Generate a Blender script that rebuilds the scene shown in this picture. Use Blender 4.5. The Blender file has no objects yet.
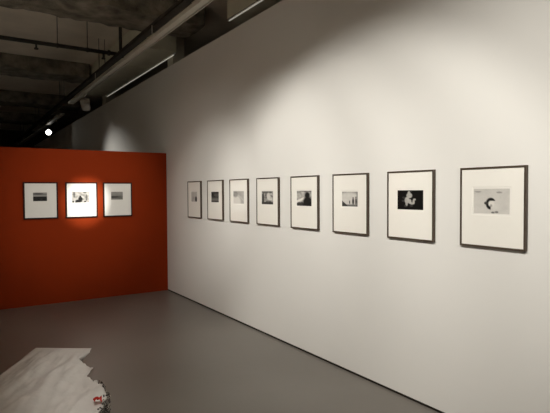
import bpy, bmesh, math, random
from mathutils import Vector, Matrix, noise
random.seed(7)
S = bpy.context.scene
COL = S.collection
PI = math.pi

# ------------------------------------------------------------------ metric layout
WX = 2.906      # face of the white wall
RY = 7.699      # face of the red wall
WH = 3.578      # height of the white wall
RH = 2.224      # height of the red wall
CZ = 4.28       # concrete ceiling
BZ = 4.0        # underside of the beams
TX, TZ = 2.15, 3.5   # lighting track

# ------------------------------------------------------------------ helpers
def link(o, parent=None):
    COL.objects.link(o)
    if parent: o.parent = parent
    return o
def obj(name, bm, mat, parent=None, smooth=False):
    me = bpy.data.meshes.new(name)
    bmesh.ops.recalc_face_normals(bm, faces=bm.faces[:])
    bm.to_mesh(me); bm.free()
    for m in (mat if isinstance(mat, (list, tuple)) else [mat]): me.materials.append(m)
    if smooth:
        for p in me.polygons: p.use_smooth = True
    return link(bpy.data.objects.new(name, me), parent)
def tag(o, label, cat, group=None):
    o['label'] = label; o['category'] = cat
    if group: o['group'] = group
    return o
def thing(name, label, cat, loc=(0, 0, 0), rot=(0, 0, 0), group=None):
    o = link(bpy.data.objects.new(name, None))
    o.empty_display_size = .1
    o.location = loc; o.rotation_euler = rot
    return tag(o, label, cat, group)
def structure(name, bm, mat, label=None, cat=None):
    o = obj(name, bm, mat); o['kind'] = 'structure'
    if label: tag(o, label, cat)
    return o
def box(bm, x0, y0, z0, x1, y1, z1, bevel=0):
    r = bmesh.ops.create_cube(bm, size=1)
    vs = r['verts']
    for v in vs:
        v.co = Vector(((x0 + x1) / 2 + v.co.x * (x1 - x0), (y0 + y1) / 2 + v.co.y * (y1 - y0), (z0 + z1) / 2 + v.co.z * (z1 - z0)))
    if bevel:
        es = list({e for v in vs for e in v.link_edges})
        bmesh.ops.bevel(bm, geom=es, offset=bevel, segments=2, affect='EDGES')
    return bm
def B(*a, **k): return box(bmesh.new(), *a, **k)
def tube(bm, p0, p1, r, n=12, r2=None):
    p0, p1 = Vector(p0), Vector(p1); d = p1 - p0
    m = Matrix.Translation((p0 + p1) / 2) @ d.to_track_quat('Z', 'Y').to_matrix().to_4x4()
    bmesh.ops.create_cone(bm, cap_ends=True, segments=n, radius1=r, radius2=r if r2 is None else r2, depth=d.length, matrix=m)
    return bm
def lathe(bm, prof, n=24, mat=Matrix()):
    rings = []
    for r, z in prof:
        if r < 1e-5: rings.append([bm.verts.new(mat @ Vector((0, 0, z)))])
        else: rings.append([bm.verts.new(mat @ Vector((r * math.cos(2 * PI * i / n), r * math.sin(2 * PI * i / n), z))) for i in range(n)])
    for a, b in zip(rings, rings[1:]):
        for i in range(n):
            j = (i + 1) % n
            if len(a) == 1 and len(b) == 1: continue
            if len(a) == 1: bm.faces.new((a[0], b[i], b[j]))
            elif len(b) == 1: bm.faces.new((a[i], a[j], b[0]))
            else: bm.faces.new((a[i], a[j], b[j], b[i]))
    return bm

# ------------------------------------------------------------------ materials
def material(name, col, rough=.6, spec=.5, metal=0, var=0, scale=3, bump=0, bscale=30, coat=0, detail=6):
    m = bpy.data.materials.new(name); m.use_nodes = True
    nt = m.node_tree; b = nt.nodes['Principled BSDF']
    b.inputs['Base Color'].default_value = (*col, 1)
    b.inputs['Roughness'].default_value = rough
    b.inputs['Specular IOR Level'].default_value = spec
    b.inputs['Metallic'].default_value = metal
    if coat:
        b.inputs['Coat Weight'].default_value = coat; b.inputs['Coat Roughness'].default_value = .03
    tc = nt.nodes.new('ShaderNodeTexCoord')
    if var:
        n = nt.nodes.new('ShaderNodeTexNoise'); n.inputs['Scale'].default_value = scale; n.inputs['Detail'].default_value = detail
        r = nt.nodes.new('ShaderNodeValToRGB')
        r.color_ramp.elements[0].position = .3; r.color_ramp.elements[1].position = .7
        r.color_ramp.elements[0].color = (*[c * (1 - var) for c in col], 1)
        r.color_ramp.elements[1].color = (*[min(1, c * (1 + var)) for c in col], 1)
        nt.links.new(tc.outputs['Object'], n.inputs['Vector'])
        nt.links.new(n.outputs['Fac'], r.inputs['Fac']); nt.links.new(r.outputs['Color'], b.inputs['Base Color'])
    if bump:
        n2 = nt.nodes.new('ShaderNodeTexNoise'); n2.inputs['Scale'].default_value = bscale; n2.inputs['Detail'].default_value = 5
        bp = nt.nodes.new('ShaderNodeBump'); bp.inputs['Strength'].default_value = bump; bp.inputs['Distance'].default_value = .02
        nt.links.new(tc.outputs['Object'], n2.inputs['Vector'])
        nt.links.new(n2.outputs['Fac'], bp.inputs['Height']); nt.links.new(bp.outputs['Normal'], b.inputs['Normal'])
    return m
M = {}
M['white_wall'] = material('white_wall_paint', (.795, .785, .745), .75, .3, var=.012, scale=1.5, bump=.03, bscale=120)
M['red_wall'] = material('red_wall_paint', (.255, .027, .0022), .8, .12, var=.03, scale=2, bump=.04, bscale=90)
M['floor'] = material('grey_floor_coating', (.185, .168, .147), .33, .4, var=.07, scale=.9, bump=.02, bscale=14)
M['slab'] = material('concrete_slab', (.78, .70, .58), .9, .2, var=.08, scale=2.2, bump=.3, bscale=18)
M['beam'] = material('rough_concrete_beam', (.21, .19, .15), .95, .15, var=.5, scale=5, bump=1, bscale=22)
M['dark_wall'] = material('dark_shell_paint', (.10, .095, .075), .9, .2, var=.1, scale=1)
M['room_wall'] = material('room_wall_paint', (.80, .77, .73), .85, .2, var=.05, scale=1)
M['gap_shade'] = material('shadow_gap_strip', (.02, .016, .012), .8, .2)
M['frame'] = material('dark_walnut_frame', (.065, .046, .031), .45, .4, var=.25, scale=40)
M['frame_dark'] = material('black_brown_frame', (.028, .008, .004), .6, .15, var=.2, scale=40)
M['mat'] = material('ivory_mat_board', (.90, .88, .81), .7, .3, var=.006, scale=30, coat=.6)
M['mat_white'] = material('white_mat_board', (.86, .85, .80), .7, .3, var=.006, scale=30, coat=.6)
M['paper'] = material('print_paper_border', (.88, .86, .80), .6, .3, var=.005, scale=30, coat=.6)
M['track'] = material('grey_track_metal', (.58, .55, .47), .5, .5, metal=0, var=.05, scale=9)
M['slot'] = material('black_track_slot', (.012, .011, .01), .7, .2)
M['bright'] = material('bare_bright_aluminium', (.95, .94, .9), .2, .6, metal=.5, var=.03, scale=12)
M['duct'] = material('painted_sheet_metal', (.72, .70, .56), .6, .4, var=.06, scale=4)
M['pier'] = material('pale_pier_plaster', (.6, .57, .48), .85, .2, var=.1, scale=5, bump=.2)
M['pipe'] = material('dark_iron_pipe', (.035, .03, .024), .6, .4, var=.3, scale=12)
M['tray'] = material('dark_cable_tray', (.05, .045, .035), .7, .3, var=.2, scale=8)
M['lamp'] = material('grey_lamp_housing', (.55, .53, .48), .5, .4, var=.04, scale=20)
M['lamp_black'] = material('black_lamp_housing', (.03, .028, .025), .5, .4, var=.1, scale=20)
M['lens'] = material('dull_lamp_glass', (.25, .24, .22), .15, .6, var=.03, scale=20)
M['sheet'] = material('white_crumpled_sheet', (.68, .65, .62), .55, .4, var=.06, scale=7, bump=.25, bscale=16)
M['red_cloth'] = material('red_cloth', (.55, .03, .02), .6, .3, var=.2, scale=30)
def speckle():
    m = bpy.data.materials.new('dark_speckled_trim'); m.use_nodes = True; nt = m.node_tree; b = nt.nodes['Principled BSDF']
    tc = nt.nodes.new('ShaderNodeTexCoord'); v = nt.nodes.new('ShaderNodeTexVoronoi'); v.inputs['Scale'].default_value = 70
    r = nt.nodes.new('ShaderNodeValToRGB'); r.color_ramp.elements[0].color = (.65, .6, .5, 1); r.color_ramp.elements[1].color = (.04, .03, .025, 1)
    r.color_ramp.elements[0].position = .2; r.color_ramp.elements[1].position = .42
    nt.links.new(tc.outputs['Object'], v.inputs['Vector']); nt.links.new(v.outputs['Distance'], r.inputs['Fac']); nt.links.new(r.outputs['Color'], b.inputs['Base Color'])
    b.inputs['Roughness'].default_value = .4
    return m
M['speckle'] = speckle()
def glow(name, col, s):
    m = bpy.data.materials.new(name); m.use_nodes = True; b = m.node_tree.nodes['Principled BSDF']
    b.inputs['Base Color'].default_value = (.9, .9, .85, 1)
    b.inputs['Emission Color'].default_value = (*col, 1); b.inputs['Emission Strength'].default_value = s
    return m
M['lit'] = glow('lit_lamp_lens', (1, .97, .88), 6)
M['strip'] = glow('pale_edge_glow', (1, .95, .82), .27)  # glow put in for the bright line along the duct edges
def photo_mat():
    m = bpy.data.materials.new('black_and_white_print'); m.use_nodes = True; nt = m.node_tree; b = nt.nodes['Principled BSDF']
    a = nt.nodes.new('ShaderNodeVertexColor'); a.layer_name = 'tone'
    nt.links.new(a.outputs['Color'], b.inputs['Base Color'])
    b.inputs['Roughness'].default_value = .5; b.inputs['Specular IOR Level'].default_value = .12; b.inputs['Coat Weight'].default_value = .04; b.inputs['Coat Roughness'].default_value = .03
    return m
M['photo'] = photo_mat()

# ------------------------------------------------------------------ the room
structure('floor', B(-6.2, -3.7, -.2, 4.4, 24.2, 0), M['floor'])
structure('ceiling', B(-6.2, -3.7, CZ, 4.4, 24.2, CZ + .2), M['slab'])
structure('wall_right', B(WX, -3.5, 0, WX + .12, 23.0, WH), M['white_wall'], 'long white gallery wall hung with eight framed photographs', 'wall')
structure('wall_back', B(-2.6, RY, 0, WX, RY + .16, RH), M['red_wall'], 'low red-orange partition wall with three framed photographs', 'wall')
structure('wall_outer', B(4.2, -3.7, 0, 4.4, 24.2, CZ), M['dark_wall'])
structure('wall_left', B(-6.2, -3.7, 0, -6.0, 24.2, CZ), M['room_wall'])
structure('wall_front', B(-6.0, -3.7, 0, 4.2, -3.5, CZ), M['room_wall'])
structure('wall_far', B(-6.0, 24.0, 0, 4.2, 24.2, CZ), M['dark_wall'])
structure('gap_shade_right', B(WX - .004, -3.4, 0, WX, RY, .016), M['gap_shade'])  # thin dark strip painted in for the shade of the gap at the floor

# concrete beams with broken, uneven edges
def beam(y0, y1, x0=-6.0, x1=3.1, nx=140, ny=10, nz=5):
    bm = bmesh.new()
    prof = [(y0, CZ - (CZ - BZ) * i / nz) for i in range(nz)] + [(y0 + (y1 - y0) * i / ny, BZ) for i in range(ny)] + [(y1, BZ + (CZ - BZ) * i / nz) for i in range(nz + 1)]
    rows = []
    for i in range(nx + 1):
        x = x0 + (x1 - x0) * i / nx; row = []
        for y, z in prof:
            p = Vector((x, y, z)); k = 0 if z > CZ - .01 else 1
            n1 = noise.noise(p * 1.7) * .05 + noise.noise(p * 6) * .03 + noise.noise(p * 15) * .012
            n2 = noise.noise(p * 1.5 + Vector((9, 3, 1))) * .035 + noise.noise(p * 7 + Vector((4, 2, 8))) * .02
            row.append(bm.verts.new((x, y + n1 * k, z + (n2 - .005) * k)))
        rows.append(row)
    for a, b in zip(rows, rows[1:]):
        for j in range(len(a) - 1): bm.faces.new((a[j], a[j + 1], b[j + 1], b[j]))
    bm.faces.new(rows[0]); bm.faces.new(rows[-1])
    return bm
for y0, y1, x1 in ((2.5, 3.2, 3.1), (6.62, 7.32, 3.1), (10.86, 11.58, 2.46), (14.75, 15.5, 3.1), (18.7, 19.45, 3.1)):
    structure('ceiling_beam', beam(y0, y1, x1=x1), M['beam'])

# piers of the outer shell and sheet-metal duct boxes above the white wall
for y0, y1 in ((7.95, 8.2), (12.3, 12.65)):
    structure('pillar', B(3.14, y0, 0, 3.34, y1, CZ), M['pier'])
def duct(x0, x1, y0, y1, z, label, left_edge):
    t = thing('air_duct', label, 'duct', ((x0 + x1) / 2, (y0 + y1) / 2, z), group='duct boxes above the white wall')
    h, w, top = (y1 - y0) / 2, (x1 - x0) / 2, CZ - z - .005
    obj('casing', B(-w, -h, .0, w, h, top, bevel=.006), M['duct'], t)
    e = -w if left_edge else w
    o = obj('lower_edge', tube(bmesh.new(), (e, -h + .02, .004), (e, h, .004), .012, 12), M['bright'], t, True)
    obj('edge_glow', tube(bmesh.new(), (e + .006, -h + .12, -.013), (e + .006, h - .05, -.013), .008, 10), M['strip'], t, True)['label'] = 'thin glowing strip added for the bright line on the lower edge'  # added emissive tube, the metal edge alone stays dull
    for k in range(1, int(2 * h / 1.2) + 1):
        yy = -h + k * 1.2
        if yy < h - .1: obj('seam', B(-w - .006, yy - .01, -.005, w - .03, yy + .01, .03), M['duct'], t)
    return t
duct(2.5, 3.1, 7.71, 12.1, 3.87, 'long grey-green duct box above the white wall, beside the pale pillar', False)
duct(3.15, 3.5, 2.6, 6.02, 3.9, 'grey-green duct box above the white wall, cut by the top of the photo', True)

# ------------------------------------------------------------------ pipe under the slab
py, pz = 8.06, 3.8
t = thing('ceiling_pipe', 'dark iron pipe crossing below the concrete ceiling on thin rods', 'pipe', (0, py, pz))
bm = bmesh.new(); tube(bm, (-6.0, 0, 0), (2.3, 0, 0), .03, 14)
obj('pipe_run', bm, M['pipe'], t, True)
bm = bmesh.new()
tube(bm, (2.26, 0, 0), (2.34, 0, 0), .05, 12); tube(bm, (2.3, 0, .03), (2.3, 0, CZ - pz), .026, 12); tube(bm, (2.1, 0, 0), (2.13, 0, 0), .045, 12)
obj('elbow', bm, M['pipe'], t)
for x in (1.36, 1.79, -1.2, -3.2):
    r = obj('hanger_rod', tube(bmesh.new(), (x, 0, .02), (x, 0, CZ - pz), .006, 6), M['pipe'], t)
    obj('clamp', tube(bmesh.new(), (x - .012, 0, 0), (x + .012, 0, 0), .037, 14), M['pipe'], r)
bm = bmesh.new(); tube(bm, (1.07, 0, -.025), (1.07, 0, -.09), .014, 8); tube(bm, (1.07, 0, -.08), (1.07, 0, -.1), .03, 10)
obj('sprinkler_head', bm, M['pipe'], t)
bm = bmesh.new(); tube(bm, (2.03, 0, -.02), (2.03, 0, -.10), .014, 8); tube(bm, (2.03, 0, -.09), (2.03, 0, -.11), .03, 10)
obj('sprinkler_head', bm, M['pipe'], t)

# ------------------------------------------------------------------ cable tray above the track
t = thing('cable_tray', 'dark cable tray running along the ceiling above the light track', 'cable tray', (2.24, 0, 3.72))
bm = bmesh.new()
box(bm, -.05, -3.4, 0, .05, 23.5, .008); box(bm, -.05, -3.4, 0, -.044, 23.5, .05); box(bm, .044, -3.4, 0, .05, 23.5, .05)
obj('channel', bm, M['tray'], t)
for k, (dx, r) in enumerate(((-.022, .014), (.006, .012), (.028, .010))):
    bm = bmesh.new(); prev = None
    for i in range(90):
        y = -3.3 + 26.7 * i / 89
        p = Vector((dx + .004 * math.sin(i * .7 + k), y, .012 + r + .004 * math.sin(i * 1.3 + 2 * k)))
        if prev: tube(bm, prev, p, r, 7)
        prev = p
    obj('cable', bm, M['pipe'], t)
for y in (-2.5, 1.0, 4.0, 9.0, 12.8, 17.0, 21.0):
    bm = bmesh.new(); tube(bm, (-.05, y, .03), (-.05, y, CZ - 3.72), .006, 6); tube(bm, (.05, y, .03), (.05, y, CZ - 3.72), .006, 6)
    obj('hanger_rod', bm, M['tray'], t)

t = thing('drain_pipe', 'short fat dark pipe beside the cable tray, ending below the beam', 'pipe', (2.40, 0, 3.9))
obj('pipe_body', lathe(bmesh.new(), [(0, -3.4), (.055, -3.4), (.055, 6.4), (.062, 6.4), (.062, 6.55), (.05, 6.55), (0, 6.5)], 20, Matrix.Rotation(-PI / 2, 4, 'X')), M['pipe'], t, True)
for y in (0.5, 4.6): obj('hanger_rod', tube(bmesh.new(), (0, y, .05), (0, y, CZ - 3.9), .008, 6), M['pipe'], t)

# ------------------------------------------------------------------ lighting track and spotlights
def track(x, y0, y1, label, hang):
    t = thing('light_track', label, 'light track', (x, y0, TZ), group='lighting tracks')
    L = y1 - y0
    bm = bmesh.new()
    prof = [(-.036, .0), (.034, .0), (.034, .03), (.058, .03), (.058, .002), (.070, .002), (.070, .045), (-.036, .045)]
    ends = [[bm.verts.new((x, y, z)) for x, z in prof] for y in (0, L)]
    for i in range(8): bm.faces.new((ends[0][i], ends[0][(i + 1) % 8], ends[1][(i + 1) % 8], ends[1][i]))
    bm.faces.new(ends[0]); bm.faces.new(ends[1])
    obj('rail', bm, M['track'], t)
    obj('conductor_slot', B(.036, .002, .022, .056, L - .002, .0295), M['slot'], t)
    obj('end_cap', B(-.038, L - .01, -.002, .072, L + .03, .047, bevel=.004), M['track'], t)
    for y in hang:
        r = obj('hanger_rod', tube(bmesh.new(), (0.02, y - y0, .04), (0.02, y - y0, 3.7195 - TZ), .006, 6), M['track'], t)
        obj('hanger_clip', B(-.042, y - y0 - .03, .03, .076, y - y0 + .03, .06, bevel=.004), M['track'], r)
    return t
track(TX, -3.2, 11.35, 'grey light track above the white wall, nearer long section', (-2.4, 0.2, 2.6, 6.2, 9.2))
track(2.265, 13.1, 22.3, 'grey light track beyond the red wall, far section with lit lamp', (13.8, 17.0, 21.0))

def spotlight(loc, aim, label, lit, mats, group='track spotlights', r=.07, ln=.17):
    """loc: the point under the track; aim: world point."""
    t = thing('track_spotlight', label, 'spotlight', loc, group=group)
    obj('track_adapter', B(-.010, -.07, -.03, .010, .07, .0215, bevel=.003), mats[0], t)
    obj('stem', tube(bmesh.new(), (0, 0, -.025), (0, 0, -.13), .012, 10), mats[0], t)
    d = (Vector(aim) - (Vector(loc) + Vector((0, 0, -.19)))).normalized()
    m = Matrix.Translation((0, 0, -.19)) @ d.to_track_quat('Z', 'Y').to_matrix().to_4x4()
    prof = [(0, -ln * .5), (r * .55, -ln * .5), (r * .8, -ln * .42), (r, -ln * .2), (r, ln * .5), (r * .88, ln * .5), (r * .84, ln * .36), (0, ln * .36)]
    h = obj('housing', lathe(bmesh.new(), prof, 24, m), mats[0], t, True)
    bm = bmesh.new()
    for k in range(4): lathe(bm, [(r * .82, -ln * (.40 - .05 * k)), (r * 1.05, -ln * (.40 - .05 * k)), (r * 1.05, -ln * (.385 - .05 * k)), (r * .82, -ln * (.385 - .05 * k))], 24, m)
    obj('cooling_fin', bm, mats[0], h)
    obj('lens', lathe(bmesh.new(), [(0, ln * .365), (r * .835, ln * .365), (r * .8, ln * .44), (r * .4, ln * .46), (0, ln * .465)], 24, m), mats[1], t, True)
    bm = bmesh.new()
    for s in (-1, 1): tube(bm, (s * .0, 0, -.12), (s * (r + .006), 0, -.19), .007, 8)
    obj('yoke', bm, mats[0], t)
    return Vector(loc) + Vector((0, 0, -.19)) + d * (ln * .6)

def lamp(name, pos, aim, watts, half_deg, blend, col=(1, .962, .895), radius=.04):
    l = bpy.data.lights.new(name, 'SPOT'); l.energy = watts; l.spot_size = math.radians(2 * half_deg); l.spot_blend = blend
    l.color = col; l.shadow_soft_size = radius
    o = link(bpy.data.objects.new(name, l)); o.location = pos
    o.rotation_euler = (Vector(aim) - Vector(pos)).to_track_quat('-Z', 'Y').to_euler()
    return o
GREY = (M['lamp'], M['lens']); BLACKLIT = (M['lamp_black'], M['lit'])
# seen above the red wall
spotlight((TX + .047, 10.15, TZ), (2.75, 11.6, 1.6), 'grey unlit spotlight hanging under the near light track', False, GREY, r=.085, ln=.2)
spotlight((2.312, 15.4, TZ), (1.9, 6.0, 2.3), 'lit spotlight glowing white on the far track section', True, BLACKLIT, r=.088, ln=.18)

# the room's wall-washing lamps, on a track over the viewer's head and out of view
K = 50.6
for (x, y), aim, w, ha, bl in [
    ((0.10, 2.71), (WX, 7.00, 0.30), 2.05, 29.8, 0.72),
    ((0.10, 3.60), (WX, 6.13, 1.46), 4.51, 17.0, 1.00),
    ((0.10, 0.05), (WX, 1.89, 1.59), 7.61, 27.5, 1.00),
    ((0.10, 3.52), (WX, 3.74, 1.23), 2.45, 30.0, 0.61),
    ((0.10, 3.60), (WX, 4.56, 1.40), 2.79, 26.5, 0.82),
    ((0.10, 2.12), (WX, 3.41, 0.34), 2.98, 40.0, 0.37),
]:
    lamp('wall_wash_lamp', (x, y, 3.31), aim, w * K, ha, bl, radius=.02)
# narrow beam on the middle picture of the red wall
aim = (1.65, RY, 1.46)
p = spotlight((TX + .047, 3.5, TZ), aim, 'spotlight on the near light track aimed at the red wall', True, (M['lamp_black'], M['lit']), group='overhead spotlights')
lamp('picture_beam_lamp', p, aim, 1600, 5.1, 1.0)
lamp('picture_spill_lamp', p, (1.58, RY, 1.58), 270, 19, 1.0)
# added fill lamps, unseen: bounced off other walls and floor to brighten the ceiling
for pos, aim, w in (((-3.6, 1.0, 3.4), (-6, 1.0, 1.2), 120), ((-3.6, 4.5, 3.4), (-6, 4.5, 1.2), 120), ((-1.0, -1.6, 3.4), (-1.0, -3.5, 1.3), 150)):
    lamp('wall_bounce_fill', pos, aim, w, 38, .8)
for y, w in ((0.5, 900), (4.0, 1100), (7.0, 750)):
    lamp('floor_bounce_fill', (-3.0, y, 3.4), (-2.6, y, 0), w, 40, .6)  # added bounce fill, no such lamps known
# lamps of the far room beyond the red wall
lamp('far_wall_lamp', (1.0, 12.3, 4.18), (WX, 10.0, .65), 360, 28, 1.0, radius=.16)

# ------------------------------------------------------------------ framed photographs
def sm(a, b, x):
    t = max(0, min(1, (x - a) / (b - a))); return t * t * (3 - 2 * t)
def blob(u, v, cu, cv, ru, rv, soft=.25):
    return 1 - sm(1 - soft, 1 + soft, math.hypot((u - cu) / ru, (v - cv) / rv))
def mix(a, b, t): return a + (b - a) * t
def nz(u, v, s, seed): return noise.noise(Vector((u * s, v * s, seed)))
# tone of every print; u rightwards, v downwards, 0..1
def hazy_field(u, v):
    g = .55 - .1 * v + .08 * nz(u, v, 4, 1)
    g = mix(g, .35, .5 * blob(u, v, .35, .45, .06, .5)); g = mix(g, .32, .5 * blob(u, v, .1, .5, .05, .6))
    return mix(g, .04, blob(u, v, .82, .75, .16, .28))
def dark_field(u, v):
    g = .03 + .03 * nz(u, v, 5, 2); g = mix(g, .16, sm(.45, .75, v) * (1 - sm(.8, .95, v)))
    return mix(g, .14, .6 * blob(u, v, .7, .3, .35, .15))
def pale_slope(u, v):
    g = .34 + .16 * u + .05 * nz(u, v, 5, 3)
    g = mix(g, .72, blob(u, v, .25, .85, .45, .5)); g = mix(g, .6, .7 * (1 - sm(.03, .1, abs(v - .2 - .6 * u * u))))
    return mix(g, .22, .6 * blob(u, v, .2, .25, .22, .25))
def street(u, v):
    g = .35 + .35 * nz(u, v, 7, 4)
    g = mix(g, .05, sm(.68, .85, v + .12 * nz(u, v, 6, 5))); g = mix(g, .06, blob(u, v, .12, .55, .1, .45))
    g = mix(g, .08, .8 * blob(u, v, .45, .05, .5, .1)); g = mix(g, .65, blob(u, v, .6, .4, .14, .28))
    g = mix(g, .7, .8 * blob(u, v, .8, .62, .15, .08)); return mix(g, .05, .8 * blob(u, v, .38, .3, .05, .25))
def shadow_figure(u, v):
    g = .40 + .25 * nz(u, v, 6, 6)
    g = mix(g, .05, sm(.62, .8, v + .2 * nz(u, v, 5, 7))); g = mix(g, .75, (1 - sm(.05, .12, abs(v - .72 + .45 * u))) * (1 - sm(.45, .6, u)))
    g = mix(g, .015, max(blob(u, v, .72, .3, .16, .22), blob(u, v, .74, .78, .32, .42)))
    return mix(g, .06, .8 * (1 - sm(.0, .12, v)) * sm(.2, .4, u))
def two_walkers(u, v):
    g = mix(.42, .62, blob(u, v, .45, .45, .6, .45)) - .12 * sm(0, .25, .25 - v) + .05 * nz(u, v, 6, 8)
    g = mix(g, .16, sm(.84, .9, v)); g = mix(g, .05, sm(.0, .06, v - .58 - .9 * u) * (1 - sm(.3, .4, u)))
    for cu, cv, ru, rv in ((.72, .66, .06, .22), (.72, .42, .035, .06), (.9, .64, .045, .24), (.9, .38, .03, .06), (.5, .72, .03, .13)):
        g = mix(g, .02, blob(u, v, cu, cv, ru, rv))
    return mix(g, .08, sm(.93, .98, u))
def pale_shape_on_black(u, v):
    g = .006
    for cu, cv, ru, rv in ((.46, .14, .05, .1), (.47, .27, .11, .13), (.385, .52, .095, .17), (.365, .7, .04, .12), (.5, .58, .05, .12), (.64, .58, .04, .13), (.57, .68, .08, .05), (.67, .47, .05, .045)):
        g = mix(g, .42 + .12 * nz(u, v, 9, 9), blob(u, v, cu, cv, ru, rv, .2))
    for cu, cv in ((.25, .38), (.23, .55), (.32, .82), (.55, .8)): g = mix(g, .06, .7 * blob(u, v, cu, cv, .06, .05))
    return g
def floating_face(u, v):
    g = .60 + .05 * nz(u, v, 4, 10) + .06 * (v - .5) + .03 * nz(u, v, 18, 3)
    d = math.hypot((u - .49) / .12, (v - .6) / .2); a = math.atan2(v - .6, u - .49)
    g = mix(g, .72, 1 - sm(.7, .9, d))
    ring = (1 - sm(.22, .42, abs(d - .88)))
    g = mix(g, .012, ring if (u < .5 or v < .5) else 0); g = mix(g, .05, blob(u, v, .35, .58, .05, .06)); g = mix(g, .2, .7 * blob(u, v, .5, .68, .03, .06))
    g = mix(g, .2, .7 * max(blob(u, v, .72, .15, .08, .04), blob(u, v, .12, .12, .1, .025)))
    return mix(g, .06, .85 * max(blob(u, v, .55, .95, .05, .035), blob(u, v, .65, .93, .05, .04)))
def dark_shore(u, v):
    g = mix(.45, .22, sm(.0, .25, v) * (1 - sm(.3, .42, v))); g = mix(g, .05, .8 * blob(u, v, .35, .15, .4, .09))
    return mix(g, .02 + .02 * nz(u, v, 6, 11), sm(.42, .5, v))
def scattered_marks(u, v):
    g = .34 + .25 * nz(u, v, 5, 12)
    for cu, cv, ru, rv in ((.05, .9, .06, .1), (.38, .85, .2, .14), (.48, .65, .13, .2), (.47, .42, .06, .06), (.75, .9, .05, .08), (.84, .55, .06, .3), (.73, .08, .1, .06), (.25, .95, .08, .06), (.12, .3, .06, .25)):
        g = mix(g, .008, blob(u, v, cu, cv, ru, rv) * (1 if cv > .4 and cu < .8 else .7))
    return g
def misty_trees(u, v):
    g = mix(.32, .2, v) + .05 * nz(u, v, 5, 13)
    return mix(g, .03, (1 - sm(.0, .2, abs(v - .66))) * (1 - .6 * sm(.3, 1, u)))

def print_mesh(w, h, f, y, nx=48, nv=36):
    me = bpy.data.meshes.new('print')
    vs = [(-w / 2 + w * i / nx, y, h / 2 - h * j / nv) for j in range(nv + 1) for i in range(nx + 1)]
    fs = [(j * (nx + 1) + i, (j + 1) * (nx + 1) + i, (j + 1) * (nx + 1) + i + 1, j * (nx + 1) + i + 1) for j in range(nv) for i in range(nx)]
    me.from_pydata(vs, [], fs)
    at = me.color_attributes.new('tone', 'FLOAT_COLOR', 'POINT')
    for j in range(nv + 1):
        for i in range(nx + 1):
            g = max(.004, min(.85, f(i / nx, j / nv)))
            at.data[j * (nx + 1) + i].color = (g, g * .97, g * .9, 1)
    me.materials.append(M['photo'])
    return me
def framed(label, group, loc, rz, W, H, pw, ph, pu, pv, f, fm, mm, border=.012):
    """root at the bottom centre against the wall, front towards local -Y; pu, pv: centre of the print."""
    t = thing('framed_photograph', label, 'picture', loc, (0, 0, rz), group)
    F, Dp = (.0125 if fm is M['frame'] else .019), .025
    bm = bmesh.new()      # four mitred bars
    def ring(a, b, y): return [bm.verts.new((x, y, z)) for x, z in ((-a, H / 2 - b), (a, H / 2 - b), (a, H / 2 + b), (-a, H / 2 + b))]
    R = [ring(W / 2, H / 2, 0), ring(W / 2, H / 2, -Dp + .0015), ring(W / 2 - .0015, H / 2 - .0015, -Dp), ring(W / 2 - F + .001, H / 2 - F + .001, -Dp), ring(W / 2 - F, H / 2 - F, -Dp + .001), ring(W / 2 - F, H / 2 - F, 0)]
    for a, b in zip(R, R[1:] + R[:1]):
        for i in range(4): bm.faces.new((a[i], a[(i + 1) % 4], b[(i + 1) % 4], b[i]))
    obj('frame', bm, fm, t)
    my = -Dp + .006
    # mat with a bevelled window
    bm = bmesh.new(); bw, bh = pw / 2 + border, ph / 2 + border
    def rect(x0, z0, x1, z1, y): return [bm.verts.new((x, y, z)) for x, z in ((x0, z0), (x1, z0), (x1, z1), (x0, z1))]
    a = W / 2 - F
    R = [rect(-a, F, a, H - F, my + .006), rect(-a, F, a, H - F, my), rect(pu - bw, pv - bh, pu + bw, pv + bh, my), rect(pu - bw + .002, pv - bh + .002, pu + bw - .002, pv + bh - .002, my + .0025)]
    for p, q in zip(R, R[1:]):
        for i in range(4): bm.faces.new((p[i], p[(i + 1) % 4], q[(i + 1) % 4], q[i]))
    bm.faces.new(R[0])
    obj('mat_board', bm, mm, t)
    me = print_mesh(pw, ph, f, 0)
    pr = link(bpy.data.objects.new('print', me), t); pr.location = (pu, my + .0018, pv)
    obj('print_border', B(-bw, 0.0004, -bh, bw, .0014, bh), M['paper'], pr)
    return t
W8 = [
    (hazy_field, .196, .140, 6.57, 'framed photograph with hazy pale print, eighth along the white wall, nearest the red wall'),
    (dark_field, .218, .136, 5.90, 'framed photograph with small plain dark print, second from the red corner on the white wall'),
    (pale_slope, .262, .148, 5.255, 'framed photograph with pale grey print and slanting light, third from the red corner'),
    (street, .232, .142, 4.605, 'framed photograph with busy mottled grey and black scene, fourth from the red corner'),
    (shadow_figure, .242, .148, 3.927, 'framed photograph with large black silhouette at right of the print, on the white wall'),
    (two_walkers, .200, .128, 3.261, 'framed photograph with small dark standing figures under a pale sky, on white wall'),
    (pale_shape_on_black, .250, .146, 2.586, 'framed photograph with pale grey shape on solid black, second nearest on the white wall'),
    (floating_face, .252, .160, 1.908, 'large framed photograph with dark-haired head in pale print, nearest on the white wall'),
]
W8[0] = W8[0][:4] + ('framed photograph with hazy pale print, on the white wall nearest the red wall',)
W8[2] = W8[2][:4] + ('framed photograph with pale slanting light in its print, third from the red corner',)
for f, pw, ph, y, lab in W8:
    framed(lab, 'framed photographs on the white wall', (WX, y, 1.227), -PI / 2, .452 if y > 2 else .461, .522, pw, ph, {3.261: 0, 2.586: .004, 5.255: -.004}.get(y, -.002), .3015, f, M['frame'], M['mat'])
framed('framed photograph with dark banded landscape, left of three on the red wall', 'framed photographs on the red wall', (1.040, RY, 1.225), 0, .448, .522, .18, .122, -.010, .315, dark_shore, M['frame_dark'], M['mat_white'], .006)
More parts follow.
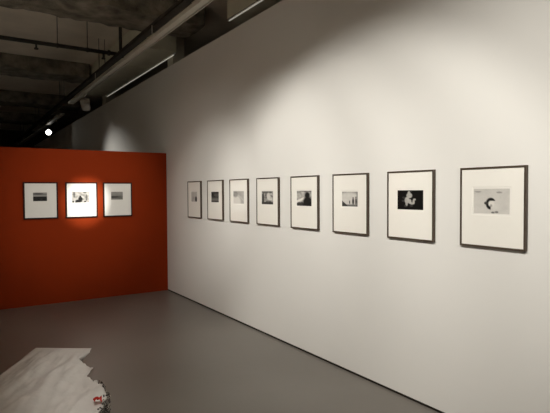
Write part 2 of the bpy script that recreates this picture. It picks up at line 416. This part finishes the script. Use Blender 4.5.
framed('brightly lit framed photograph with scattered black marks, middle of the red wall', 'framed photographs on the red wall', (1.590, RY, 1.225), 0, .448, .522, .240, .164, -.014, .304, scattered_marks, M['frame_dark'], M['mat_white'], .006)
framed('framed photograph with small misty grey print, right of three on the red wall', 'framed photographs on the red wall', (2.116, RY, 1.225), 0, .436, .522, .175, .118, -.012, .32, misty_trees, M['frame_dark'], M['mat_white'], .006)

# ------------------------------------------------------------------ crumpled white sheet heaped on the floor
LE = [(.58, 4.76), (.42, 4.50), (.27, 4.23), (.02, 3.78), (-.22, 3.25), (-.36, 2.6), (-.40, 2.2)]
RE = [(.985, 4.47), (.94, 4.36), (.835, 4.24), (.90, 4.05), (.815, 3.86), (.86, 3.62), (.845, 3.40), (.73, 3.15), (.70, 2.9), (.62, 2.5), (.58, 2.2)]
def along(P, t):
    t = max(0, min(.99999, t)) * (len(P) - 1); i = int(t); k = t - i
    return Vector((mix(P[i][0], P[i + 1][0], k), mix(P[i][1], P[i + 1][1], k)))
def sheet_z(p, s):
    q = p.x * .86 - p.y * .5            # folds run from the near left to the far right
    z = .225 + .012 * math.sin(q * 21 + 2.5 * noise.noise(Vector((p.x * 2, p.y * 2, 1)))) * sm(0, .25, s) 
    z += .014 * noise.noise(Vector((q * 16, (p.x + p.y) * 2.5, 5))) + .006 * noise.noise(Vector((q * 40, (p.x + p.y) * 6, 2)))
    return z + .04 * math.sin(PI * s) * .6
def sheet():
    bm = bmesh.new(); NT, NS = 120, 60; rows = []
    for i in range(NT + 1):
        t = i / NT; a, b = along(LE, t), along(RE, t)
        if t > .02: b = b + Vector((.018 * noise.noise(Vector((t * 40, 0, 3))), 0))
        row = []
        for (out, zz) in ((.03, .004), (.012, .06), (.004, .14)):
            p = a + (a - b).normalized() * (out + .01 * noise.noise(Vector((t * 25, zz * 9, 0)))); row.append((p.x, p.y, zz))
        for j in range(NS + 1):
            s = j / NS; p = a.lerp(b, s); row.append((p.x, p.y, mix(.24, sheet_z(p, s), sm(0, .22, t))))
        for (out, zz) in ((-.10, .15), (-.20, .07), (-.26, .004)):
            p = b + (b - a).normalized() * (out + .02 * noise.noise(Vector((t * 25, zz * 9, 4)))); row.append((p.x, p.y, zz))
        rows.append([bm.verts.new(c) for c in row])
    for a, b in zip(rows, rows[1:]):
        for j in range(len(a) - 1): bm.faces.new((a[j], a[j + 1], b[j + 1], b[j]))
    for row, dy in ((rows[0], -.25), (rows[-1], .2)):      # the ends fall to the floor
        low = [bm.verts.new((v.co.x - .3 if dy < 0 else v.co.x, v.co.y + dy, .004)) for v in row]
        for j in range(len(row) - 1): bm.faces.new((row[j], row[j + 1], low[j + 1], low[j]))
    return bm
st = obj('crumpled_sheet', sheet(), M['sheet'], None, True)
tag(st, 'crumpled white sheet heaped in long folds on the grey floor', 'sheet')
# dark speckled trim along its right edge
bm = bmesh.new(); random.seed(3)
for i in range(330):
    t = .46 + .22 * random.random(); p = along(RE, t)
    c = Vector((p.x + random.uniform(-.02, .02), p.y + random.uniform(-.03, .03), random.uniform(.10, .235)))
    bmesh.ops.create_icosphere(bm, subdivisions=1, radius=random.uniform(.003, .008), matrix=Matrix.Translation(c) @ Matrix.Rotation(random.random() * 6, 4, 'X'))
prev = None
for k in range(5):
    prev = None
    for i in range(40):
        t = .45 + .24 * i / 39; p = along(RE, t)
        q = Vector((p.x + .006 * k - .015 + .02 * noise.noise(Vector((i * .5, k, 0))), p.y, .10 + .028 * k + .02 * noise.noise(Vector((i * .4, k, 7)))))
        if prev: tube(bm, prev, q, .0025, 5)
        prev = q
o = obj('beaded_fringe', bm, M['speckle'], st); o['label'] = 'dark speckled fringe along the right edge'; o['kind'] = 'stuff'
# a red scrap peeping out at the edge
bm = bmesh.new()
bmesh.ops.create_grid(bm, x_segments=14, y_segments=14, size=.026)
for v in bm.verts:
    n = noise.noise(Vector((v.co.x * 30, v.co.y * 30, 2)))
    v.co = Vector((v.co.x * (1 + .3 * n), v.co.y * (1.0 + .2 * n), .03 * n + .02 - 9 * v.co.x ** 2))
bmesh.ops.solidify(bm, geom=bm.faces[:], thickness=.004)
o = obj('red_scrap', bm, M['red_cloth'], None, True); o.location = (.76, 3.30, .245)
tag(o, 'small red scrap of cloth on the right edge of the white sheet', 'cloth')

# ------------------------------------------------------------------ faint general light
w = bpy.data.worlds.new('room_air'); S.world = w; w.use_nodes = True
w.node_tree.nodes['Background'].inputs['Color'].default_value = (1, .9, .78, 1)
w.node_tree.nodes['Background'].inputs['Strength'].default_value = 0.0

# ------------------------------------------------------------------ camera
R = ((0.83882648, 0.0213853, 0.54397868), (-0.54437092, 0.022823, 0.83853409), (-0.00551708, 0.99951077, -0.03078608))
cd = bpy.data.cameras.new('camera'); cam = link(bpy.data.objects.new('camera', cd))
m = Matrix(((R[0][0], R[0][1], -R[0][2], 0), (R[1][0], R[1][1], -R[1][2], 0), (R[2][0], R[2][1], -R[2][2], 1.6), (0, 0, 0, 1)))
cam.matrix_world = m
cd.sensor_fit = 'HORIZONTAL'; cd.sensor_width = 36; cd.lens = 496 / 550 * 36
cd.clip_start = .05; cd.clip_end = 100
S.camera = cam
v = S.view_settings
S.display_settings.display_device = 'sRGB'
v.view_transform = 'Standard'; v.look = 'None'; v.exposure = 0.0; v.gamma = 1; v.use_curve_mapping = False
S.cycles.max_bounces = 10; S.cycles.diffuse_bounces = 6
